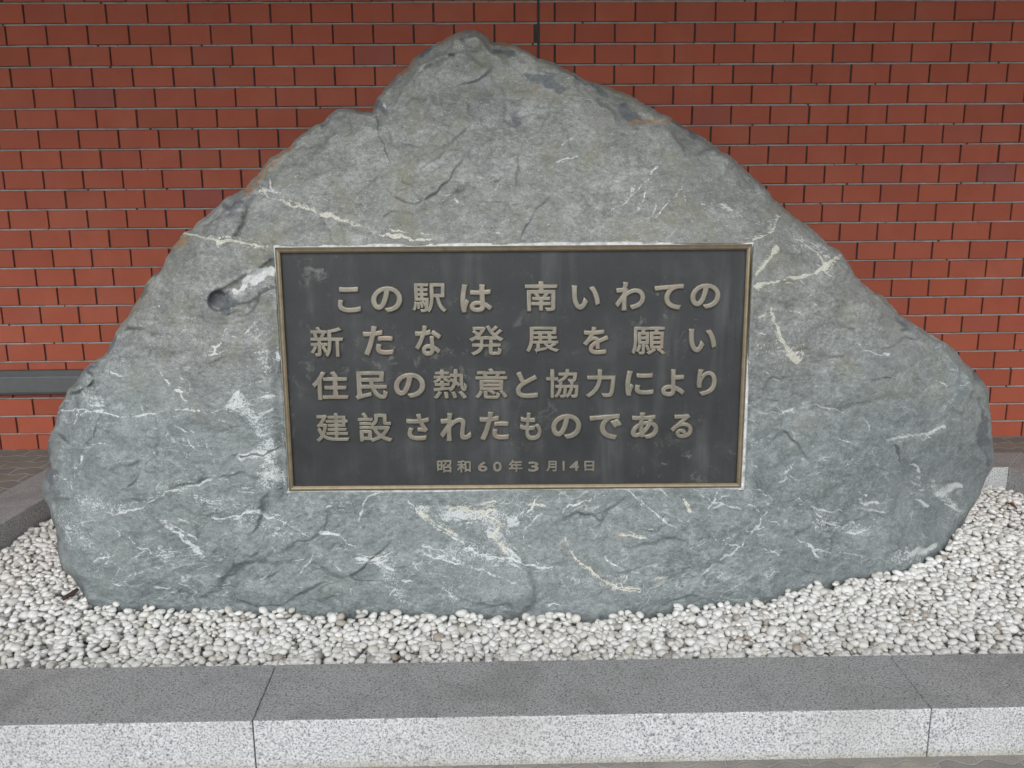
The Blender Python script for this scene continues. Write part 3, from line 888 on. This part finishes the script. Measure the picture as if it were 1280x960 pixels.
white = paint(strk + [([(280,386),(310,378),(342,360)], .1, .1), ([(268,646),(300,646),(320,637),(335,645),(350,650),(365,660),(382,669)], 2.4, 1), ([(206,657),(220,664),(228,676),(240,687),(254,695)], 3.4, 1), ([(402,666),(425,670),(443,682)], 3.4, 1),
  ([(295,616),(318,614)], 2.4, .9), ([(445,697),(470,700),(492,712)], 3, .9), ([(508,625),(520,638),(530,648),(548,660),(580,682)], 2.2, .9), ([(580,685),(610,695),(640,700),(660,706),(692,707)], 2.8, 1),
  ([(612,668),(630,684),(655,702)], 2.4, .9), ([(520,690),(600,712),(650,728)], 1.8, .7), ([(78,513),(110,514),(160,521),(200,516),(230,511),(262,516),(290,508),(318,499)], 2, .95), ([(318,499),(346,494)], 2.5, .8),
  ([(226,470),(240,482)], 4.5, 1), ([(222,487),(228,492)], 4, .9), ([(202,464),(212,480)], 2, .8), ([(286,500),(298,491),(297,498)], 3.4, 1), ([(310,480),(338,475)], 4, .9), ([(100,486),(112,504)], 3, .8), ([(112,505),(130,507)], 3, .8),
  ([(1108,550),(1150,544),(1182,536)], 4, .8), ([(1000,628),(1040,640),(1075,634),(1110,640)], 1.8, .7), ([(1075,627),(1120,630)], 2, .7), ([(1172,618),(1200,605)], 8, 1), ([(1180,630),(1200,640)], 6, .8), ([(1140,690),(1168,684)], 9, 1),
  ([(1048,690),(1080,695)], 3, .7), ([(1020,660),(1070,665),(1100,660)], 1.6, .7), ([(1145,625),(1160,630)], 5, .7), ([(1120,600),(1150,605)], 2, .6), ([(480,130),(503,165)], 2, .6), ([(338,225),(342,238)], 5, .9), ([(330,236),(350,240)], 4, .9),
  ([(300,572),(330,568),(346,588)], 7, .8), ([(322,590),(348,600)], 6, .7), ([(318,520),(342,512)], 5, .7), ([(110,560),(135,552)], 1.8, .8), ([(294,364),(342,336)], 11, 1.5), ([(792,234),(780,256),(770,272)], 1.2, .8), ([(838,192),(822,205),(812,222),(806,240),(798,264)], 1.2, .8), ([(856,230),(838,248),(824,262),(814,280)], 1.2, .7), ([(854,232),(858,250)], 1.2, .8),
  ([(790,235),(780,255)], 1.4, .7), ([(902,257),(914,262)], 3, .8), ([(905,283),(915,285)], 3, .7), ([(500,70),(510,64)], 1.6, .7), ([(545,108),(546,128)], 1.6, .6), ([(500,185),(520,160)], 1.2, .5), ([(100,655),(160,640),(225,612),(290,590)], 1.6, .75),
  ([(940,540),(965,520),(990,512)], 1.8, .6), ([(955,600),(1000,575),(1030,568)], 2, .6), ([(870,720),(900,700),(930,680),(960,640)], 1.8, .7), ([(1010,680),(1040,690)], 2.5, .8), ([(120,650),(140,660),(170,690)], 2, .6), ([(60,720),(80,700)], 2, .4)], .6)
haze = paint([([(300,500),(340,560),(330,600)], 24, .8), ([(325,520),(345,600)], 10, .8), ([(230,600),(150,640)], 14, .5), ([(318,400),(335,470)], 16, .6), ([(110,490),(125,500)], 12, .7), ([(95,620),(140,640)], 14, .6), ([(560,640),(640,650)], 26, .85), ([(520,632),(580,650)], 12, .8), ([(610,660),(632,680)], 12, .9), ([(640,700),(560,690)], 22, .6), ([(1170,610),(1200,640)], 20, .7),
  ([(1150,690),(1120,700)], 18, .7), ([(250,620),(320,640)], 18, .5), ([(560,735),(570,750)], 10, .7), ([(700,720),(800,735)], 18, .5), ([(1010,650),(1080,660)], 22, .5), ([(200,690),(240,700)], 16, .5), ([(945,440),(1000,440)], 22, .5), ([(880,260),(960,280)], 22, .35),
  ([(480,700),(500,740)], 18, .6), ([(300,650),(380,670)], 16, .5), ([(80,650),(140,700)], 26, .5), ([(1000,300),(1040,320)], 20, .5)], 1.0)
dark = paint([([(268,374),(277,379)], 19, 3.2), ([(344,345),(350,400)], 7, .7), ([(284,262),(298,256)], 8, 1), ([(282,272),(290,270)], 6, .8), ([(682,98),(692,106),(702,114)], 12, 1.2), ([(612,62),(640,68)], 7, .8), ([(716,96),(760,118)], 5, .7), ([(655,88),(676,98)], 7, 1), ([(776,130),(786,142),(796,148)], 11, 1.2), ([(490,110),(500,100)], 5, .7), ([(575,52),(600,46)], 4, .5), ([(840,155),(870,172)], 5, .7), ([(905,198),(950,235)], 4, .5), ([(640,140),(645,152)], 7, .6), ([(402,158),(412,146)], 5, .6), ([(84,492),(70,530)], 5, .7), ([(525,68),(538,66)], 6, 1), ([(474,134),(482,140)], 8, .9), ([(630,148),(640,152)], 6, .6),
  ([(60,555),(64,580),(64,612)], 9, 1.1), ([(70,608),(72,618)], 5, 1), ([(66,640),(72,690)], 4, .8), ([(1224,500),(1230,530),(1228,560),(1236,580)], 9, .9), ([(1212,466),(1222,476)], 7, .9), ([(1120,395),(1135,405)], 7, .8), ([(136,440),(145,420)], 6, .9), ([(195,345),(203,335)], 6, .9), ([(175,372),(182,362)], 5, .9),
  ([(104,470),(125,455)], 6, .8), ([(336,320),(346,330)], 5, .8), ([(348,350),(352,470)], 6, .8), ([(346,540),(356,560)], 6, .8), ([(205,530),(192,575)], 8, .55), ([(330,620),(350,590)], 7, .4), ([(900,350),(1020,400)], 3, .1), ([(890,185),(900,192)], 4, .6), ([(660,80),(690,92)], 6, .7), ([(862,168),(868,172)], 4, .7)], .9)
rust = paint([([(311,240),(325,224),(345,198),(362,184)], 6, 1), ([(216,314),(230,297)], 4, 1), ([(494,98),(507,88),(516,76)], 4, 1), ([(548,55),(575,44)], 5, 1), ([(586,39),(600,41)], 2, .8), ([(788,153),(812,150),(838,152)], 4, .9), ([(668,108),(672,118)], 4, .8), ([(655,78),(662,74)], 3, .7), ([(418,140),(424,146)], 4, .7),
  ([(310,228),(306,240)], 4, .9), ([(744,148),(750,152)], 3, .7), ([(620,52),(720,92),(800,126)], 1.6, .8), ([(702,690),(712,670)], 5, .6), ([(768,667),(775,669)], 3, .8), ([(590,100),(588,104)], 2, .5), ([(625,84),(627,88)], 2.5, .6), ([(480,120),(484,128)], 3, .6)], .8)
crack_and_shadow = paint([([(284,388),(312,377),(343,358)], 2.2, 1), ([(187,575),(175,590),(165,606),(140,620)], 1.4, 1), ([(215,545),(206,570),(200,590)], 1.2, .8), ([(214,575),(210,610)], 1, .8), ([(300,572),(330,568),(356,556)], 1.4, .9), ([(1120,558),(1127,575),(1132,586)], 1.4, 1), ([(1132,586),(1160,592)], 1, .6), ([(228,440),(229,470)], .9, .7),  # first stroke paints the shadow line below the drilled groove, the rest are splits
  ([(470,145),(478,180),(488,205)], 1.4, .8), ([(832,640),(828,655),(838,670)], 1.2, .7), ([(1062,500),(1085,474),(1112,472),(1140,486)], 1.4, .8), ([(580,625),(590,640)], 1, .6), ([(640,108),(646,130)], 1, .6), ([(1096,560),(1060,572)], 1, .5), ([(350,610),(368,612)], 1.4, .8)], .5)
cold = smooth01((PY - 330 + .12 * (PX - 640) * 0 + 70 * fbm(PX, PY, 0, .006, 3, 60)) / 260)
cold = np.clip(cold, 0, 1)
for nm, arr in (('cream', cream), ('white', white), ('haze', haze), ('dark', dark), ('rust', rust), ('crack_and_shadow', crack_and_shadow), ('cold', cold)):
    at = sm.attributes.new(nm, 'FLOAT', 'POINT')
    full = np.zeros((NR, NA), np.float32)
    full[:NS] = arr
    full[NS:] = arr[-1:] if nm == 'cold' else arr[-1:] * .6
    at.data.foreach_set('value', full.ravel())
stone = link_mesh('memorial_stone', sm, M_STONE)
tag(stone, 'huge grey green boulder with pale veins standing in white gravel', 'boulder')

# ------------------------------------------------------------------ the plaque
plaque = bpy.data.objects.new('bronze_plaque', None)
COL.objects.link(plaque)
plaque.empty_display_size = .1
plaque.matrix_world = PM
tag(plaque, 'dark bronze plaque with raised Japanese lettering set in the boulder', 'plaque')
def plq(name, me, mat):
    me.materials.append(mat)
    o = bpy.data.objects.new(name, me)
    COL.objects.link(o)
    o.parent = plaque
    return o
# frame: four mitred sides, thin lip standing proud of the plate
FW = .0185
def frame_mesh():
    prof = [(0, .045), (0, .003), (.0085, -.005), (FW - .005, -.004), (FW, 0.0), (FW, .02)]    # (inward, depth y)
    V_, F_ = [], []
    k = len(prof)
    for (sx, sz) in ((-1, -1), (1, -1), (1, 1), (-1, 1)):
        for (d, y) in prof:
            V_.append((sx * (PW / 2 - d), y, sz * (PH / 2 - d)))
    for c in range(4):
        n_ = (c + 1) % 4
        for i in range(k - 1):
            F_.append((c * k + i, n_ * k + i, n_ * k + i + 1, c * k + i + 1))
    return mesh_from('frame', V_, F_)
plq('frame', frame_mesh(), M_FRAME)
me = bpy.data.meshes.new('plate')
bm = prism_bm([(-PW / 2 + FW + .0003, .012), (PW / 2 - FW - .0003, .012), (PW / 2 - FW - .0003, .03), (-PW / 2 + FW + .0003, .03)], -PH / 2 + FW + .0003, PH / 2 - FW - .0003, 0)
bm.to_mesh(me); bm.free()
PLATE_Y = .012
plq('plate', me, M_PLATE)
# grout squeezed out around the frame
def grout_mesh():
    N = 260
    V_, F_ = [], []
    r = np.random.default_rng(4)
    per = []
    for i in range(N):
        a = i / N * 4
        s_, t_ = int(a), a - int(a)
        if s_ == 0: per.append((-1 + 2 * t_, -1, 0, -1))
        elif s_ == 1: per.append((1, -1 + 2 * t_, 1, 0))
        elif s_ == 2: per.append((1 - 2 * t_, 1, 0, 1))
        else: per.append((-1, 1 - 2 * t_, -1, 0))
    for (x, z, nx, nz) in per:
        X_, Z_ = x * PW / 2, z * PH / 2
        nn = float(perlin(np.array([X_ * 9]), np.array([Z_ * 9]), 0, 1.0, 2)[0]) * .003 + float(perlin(np.array([X_ * 40]), np.array([Z_ * 40]), 0, 1.0, 2)[0]) * .0015
        if nz < 0: w = .013
        elif nz > 0: w = .011 if x < .9 else .006
        elif nx > 0: w = .012 * min(1, max(0, (.15 - z) / .3)) + .002
        else: w = .002 + .004 * max(0, z - .7) / .3
        w = max(.0015, w + nn)
        ex = X_ + nx * w + (x * w if nx == 0 else 0); ez = Z_ + nz * w + (z * w if nz == 0 else 0)
        y = .006 + nn
        b = len(V_)
        V_ += [(X_ * .995, y - .002, Z_ * .995), (X_ + (ex - X_) * .7, y, Z_ + (ez - Z_) * .7), (ex, y + .006, ez), (ex, .07, ez)]
    for i in range(N):
        j = (i + 1) % N
        for q in range(3):
            F_.append((i * 4 + q, i * 4 + q + 1, j * 4 + q + 1, j * 4 + q))
    return mesh_from('grout_bed', V_, F_)
plq('grout_bed', grout_mesh(), M_GROUT)

A4 = lambda ch, x0, x1, y0, y1: (ch, 340 + x0 / 2.825, 340 + x1 / 2.825, 290 + y0 / 2.825, 290 + y1 / 2.825)
A5 = lambda ch, x0, x1, y0, y1: (ch, 640 + x0 / 2.825, 640 + x1 / 2.825, 290 + y0 / 2.825, 290 + y1 / 2.825)
BIG = [A4('こ',232,315,192,285), A4('の',350,462,190,285), A4('駅',495,618,180,285), A4('は',664,780,183,285), A5('南',45,160,173,280), A5('い',208,312,187,275), A5('わ',362,470,175,278), A5('て',500,605,182,275), A5('の',627,735,180,272),
  A4('新',135,253,333,442), A4('た',322,430,330,437), A4('な',503,600,328,438), A4('発',695,820,328,436), A5('展',48,168,333,435), A5('を',248,342,333,432), A5('願',420,542,333,433), A5('い',620,722,340,425),
  A4('住',142,270,490,592), A4('民',293,410,490,592), A4('の',430,543,495,586), A4('熱',568,690,483,588), A4('意',715,833,480,588), A5('と',12,92,490,586), A5('協',120,235,483,586), A5('力',258,365,483,585), A5('に',398,500,488,578), A5('よ',525,610,483,580), A5('り',650,722,483,578),
  A4('建',155,275,638,740), A4('設',305,428,635,740), A4('さ',475,557,640,735), A4('れ',592,705,637,737), A4('た',733,838,632,735), A5('も',28,105,635,735), A5('の',137,245,640,730), A5('で',272,388,640,732), A5('あ',418,517,635,730), A5('る',557,637,640,727)]
SMALL = [A4('昭',583,635,805,848), A4('和',653,703,805,848), A4('6',727,762,810,845), A4('0',780,812,810,845), A4('年',835,885,803,847), A5('3',57,95,810,845), A5('月',120,158,807,845), A5('1',178,186,808,843), A5('4',202,237,808,843), A5('日',255,290,807,843)]
tc = bpy.data.curves.new('glyph', 'FONT')
to = bpy.data.objects.new('glyph', tc)
COL.objects.link(to)
def glyph(ch, bold, depth, lx0, lx1, lz0, lz1):
    tc.body = ch
    tc.size = 1.0
    tc.bevel_depth = bold
    tc.bevel_resolution = 2
    tc.extrude = 0.0
    tc.resolution_u = 5
    dg = bpy.context.evaluated_depsgraph_get(); dg.update()
    m0 = bpy.data.meshes.new_from_object(to.evaluated_get(dg))
    b = bmesh.new(); b.from_mesh(m0); bpy.data.meshes.remove(m0)
    bmesh.ops.delete(b, geom=[f for f in b.faces if all(v.co.z < 1e-5 for v in f.verts)], context='FACES')
    xs = [v.co.x for v in b.verts]; ys = [v.co.y for v in b.verts]
    ax, bx_, ay, by = min(xs), max(xs), min(ys), max(ys)
    for v in b.verts:                                              # round cast shoulders, flat rubbed tops
        hgt = depth * (1 - max(0.0, 1 - max(0.0, v.co.z) / bold) ** 3.2)
        v.co = Vector((lx0 + (v.co.x - ax) / (bx_ - ax) * (lx1 - lx0), -hgt, lz0 + (v.co.y - ay) / (by - ay) * (lz1 - lz0)))
    me_ = bpy.data.meshes.new('raised_character')
    b.to_mesh(me_); b.free()
    return me_
for lst, bold, dep in ((BIG, .033, .011), (SMALL, .028, .007)):
    for ch, x0, x1, y0, y1 in lst:
        bo = bold * (.72 if ch in '熱願駅意協建展新設発' else 1.3 if '\u3040' < ch < '\u30ff' else 1.0)
        cx_, cy_ = (x0 + x1) / 2, (y0 + y1) / 2
        ax_, _ = on_plate(x0, cy_, PLATE_Y); bx_, _ = on_plate(x1, cy_, PLATE_Y)
        _, az = on_plate(cx_, y1, PLATE_Y); _, bz = on_plate(cx_, y0, PLATE_Y)
        m_ = glyph(ch, bo, dep + .001, ax_, bx_, az, bz)
        o = plq('raised_character', m_, M_LETTER)
        o.location = (0, PLATE_Y + .001, 0)
bpy.data.objects.remove(to); bpy.data.curves.remove(tc)

# ------------------------------------------------------------------ gravel
def pebble_variants(n):
    out = []
    for i in range(n):
        b = bmesh.new()
        bmesh.ops.create_icosphere(b, subdivisions=2, radius=1.0)
        vs = np.array([v.co[:] for v in b.verts]); fs = np.array([[v.index for v in f.verts] for f in b.faces])
        b.free()
        k = 1 + .20 * perlin(vs[:, 0], vs[:, 1], vs[:, 2], .9, 13.7 * i) + .07 * perlin(vs[:, 0], vs[:, 1], vs[:, 2], 2.2, 5.1 * i)
        out.append(vs * k[:, None])
    return out, fs
PV, PFc = pebble_variants(14)
bot = ob > .55
cyx = np.stack([rim[:, 0], rim[:, 1]], 1)[bot]
order = np.argsort(cyx[:, 0])
cyx = cyx[order]
def stone_front(x):                                                # nearest y of the boulder's foot
    return np.interp(x, cyx[:, 0], cyx[:, 1], left=9, right=9)
x_lo, x_hi = c_fl.x - .02, c_fr.x + .02
CELL = .006
gx0, gy0 = x_lo - .3, min(c_fl.y, c_fr.y) - .2
GW, GH = int((x_hi - x_lo + .6) / CELL), int((c_br.y + .3 - gy0) / CELL)
Hm = np.full((GW, GH), -.002)
Lt = (c_bl.x - c_fl.x) / (c_bl.y - c_fl.y); Rt = (c_br.x - c_fr.x) / (c_br.y - c_fr.y)
pos = []
def bed_z(x, y):                                                   # level the loose surface reaches
    return .060 + .012 * math.sin(x * 2.1 + 1) * math.sin(y * 3) + .010 * smooth01(1 - abs(y - float(stone_front(x))) / .12)
tries = 60000
XY = np.stack([rng.uniform(x_lo, x_hi, tries), rng.uniform(gy0 + .1, c_br.y, tries)], 1)
for (x, y) in XY:
    yi = line_x(IA, IB, x)
    a = float(np.clip(rng.lognormal(math.log(.0163), .22), .0095, .027))
    bb = a * rng.uniform(.70, .92); cc = a * rng.uniform(.48, .68)
    if y < yi + a * .9 or y > c_br.y + (x - c_br.x) * front_dir.y / front_dir.x - a * .8: continue
    if x < c_fl.x + Lt * (y - c_fl.y) + a * .8 or x > c_fr.x + Rt * (y - c_fr.y) - a * .8: continue
    sf = float(stone_front(x))
    if y > sf - .004 - a * .35: continue
    if y > 3.75 and abs(x) < 1.6: continue
    # a few spots to roll to, take the lowest
    best = None
    for _ in range(3):
        xx, yy = x + rng.uniform(-.014, .014), y + rng.uniform(-.014, .014)
        i, j = int((xx - gx0) / CELL), int((yy - gy0) / CELL)
        rr = max(1, int(bb / CELL * .55))
        if i - rr < 0 or j - rr < 0 or i + rr + 1 > GW or j + rr + 1 > GH: continue
        h = Hm[i - rr:i + rr + 1, j - rr:j + rr + 1].max()
        if best is None or h < best[0]: best = (h, xx, yy)
    if best is None: continue
    h, xx, yy = best
    if yy < line_x(IA, IB, xx) + bb * .9: continue
    zc = h + cc * .62
    if zc + cc * .5 > bed_z(xx, yy): continue
    i, j = int((xx - gx0) / CELL), int((yy - gy0) / CELL)
    n_ = int(bb / CELL) + 1
    gi_, gj_ = np.meshgrid(np.arange(-n_, n_ + 1), np.arange(-n_, n_ + 1), indexing='ij')
    q = 1 - (gi_ ** 2 + gj_ ** 2) * CELL * CELL / (bb * bb)
    cap = np.where(q > 0, zc + cc * np.sqrt(np.maximum(q, 0)), -1)
    i0, i1, j0, j1 = i - n_, i + n_ + 1, j - n_, j + n_ + 1
    if i0 < 0 or j0 < 0 or i1 > GW or j1 > GH: continue
    Hm[i0:i1, j0:j1] = np.maximum(Hm[i0:i1, j0:j1], cap)
    pos.append((xx, yy, zc, a, bb, cc))
print('pebbles', len(pos))
allV, allF, base_i = [], [], 0
for (x, y, z, a, bb, cc) in pos:
    v = PV[rng.integers(len(PV))] * np.array([a, bb, cc])
    tx, ty, tz = rng.normal(0, .33), rng.normal(0, .33), rng.uniform(0, 2 * math.pi)
    Rm = np.array(Matrix.Rotation(tz, 3, 'Z') @ Matrix.Rotation(tx, 3, 'X') @ Matrix.Rotation(ty, 3, 'Y'))
    v = v @ Rm.T + np.array([x, y, z])
    allV.append(v); allF.append(PFc + base_i); base_i += len(v)
gm = quad_mesh_np('white_gravel', np.concatenate(allV), np.concatenate(allF), True)
gravel = link_mesh('white_gravel', gm, M_PEBBLE)
tag(gravel, 'white rounded gravel filling the bed round the boulder', 'gravel', kind='stuff')

def top_z(x, y):
    i, j = int((x - gx0) / CELL), int((y - gy0) / CELL)
    return float(Hm[max(0, i - 3):i + 4, max(0, j - 3):j + 4].max())
# dry leaf on the gravel at the right end
p = at_z(1264, 632, .07)
def leaf_obj(p, L, W, rz, tilt, label):
    b = bmesh.new()
    rows, cols = 9, 5
    g = []
    for i in range(rows):
        t = i / (rows - 1)
        hw = W * math.sin(math.pi * min(1, t * .96 + .03)) ** .75
        row = []
        for j in range(cols):
            s_ = j / (cols - 1) * 2 - 1
            z = .010 * abs(s_) ** 1.5 + .008 * math.sin(t * 4) + .003 * math.sin(9 * t + 4 * s_)
            row.append(b.verts.new(((t - .5) * L, hw * s_ * (1 + .12 * math.sin(11 * t + j)), z)))
        g.append(row)
    for i in range(rows - 1):
        for j in range(cols - 1):
            b.faces.new((g[i][j], g[i + 1][j], g[i + 1][j + 1], g[i][j + 1]))
    o = bm_obj('dry_leaf', b, M_LEAF)
    for f in o.data.polygons: f.use_smooth = True
    md = o.modifiers.new('thick', 'SOLIDIFY'); md.thickness = .0008
    o.location = (p.x, p.y, top_z(p.x, p.y) + .002)
    o.rotation_euler = (tilt[0], tilt[1], rz)
    tag(o, label, 'leaf')
    return o
leaf_obj(p, .055, .018, R(-35), (R(-25), R(12)), 'curled reddish brown dry leaf on the gravel beside the right end of the boulder')
# strip of dark bark at the left end
p = at_z(88, 741, .07)
b = bmesh.new()
pts = [(-.036, .0085), (-.02, .011), (0, .012), (.018, .0105), (.034, .007)]
ringsb = []
for i, (t, r_) in enumerate(pts):
    ringsb.append([b.verts.new((t, r_ * math.cos(a) * 1.0 + .002 * math.sin(i * 2), r_ * .6 * math.sin(a) + .001 * (i % 2))) for a in [q * math.pi / 4 + .2 * i for q in range(8)]])
for i in range(len(pts) - 1):
    for q in range(8):
        b.faces.new((ringsb[i][q], ringsb[i][(q + 1) % 8], ringsb[i + 1][(q + 1) % 8], ringsb[i + 1][q]))
b.faces.new(list(reversed(ringsb[0]))); b.faces.new(ringsb[-1])
bmesh.ops.recalc_face_normals(b, faces=b.faces)
bark = bm_obj('bark_chip', b, M_BARK)
bark.location = (p.x, p.y, top_z(p.x, p.y) + .005)
bark.rotation_euler = (R(10), R(-14), R(58))
tag(bark, 'dark strip of bark on the gravel under the left end of the boulder', 'bark')
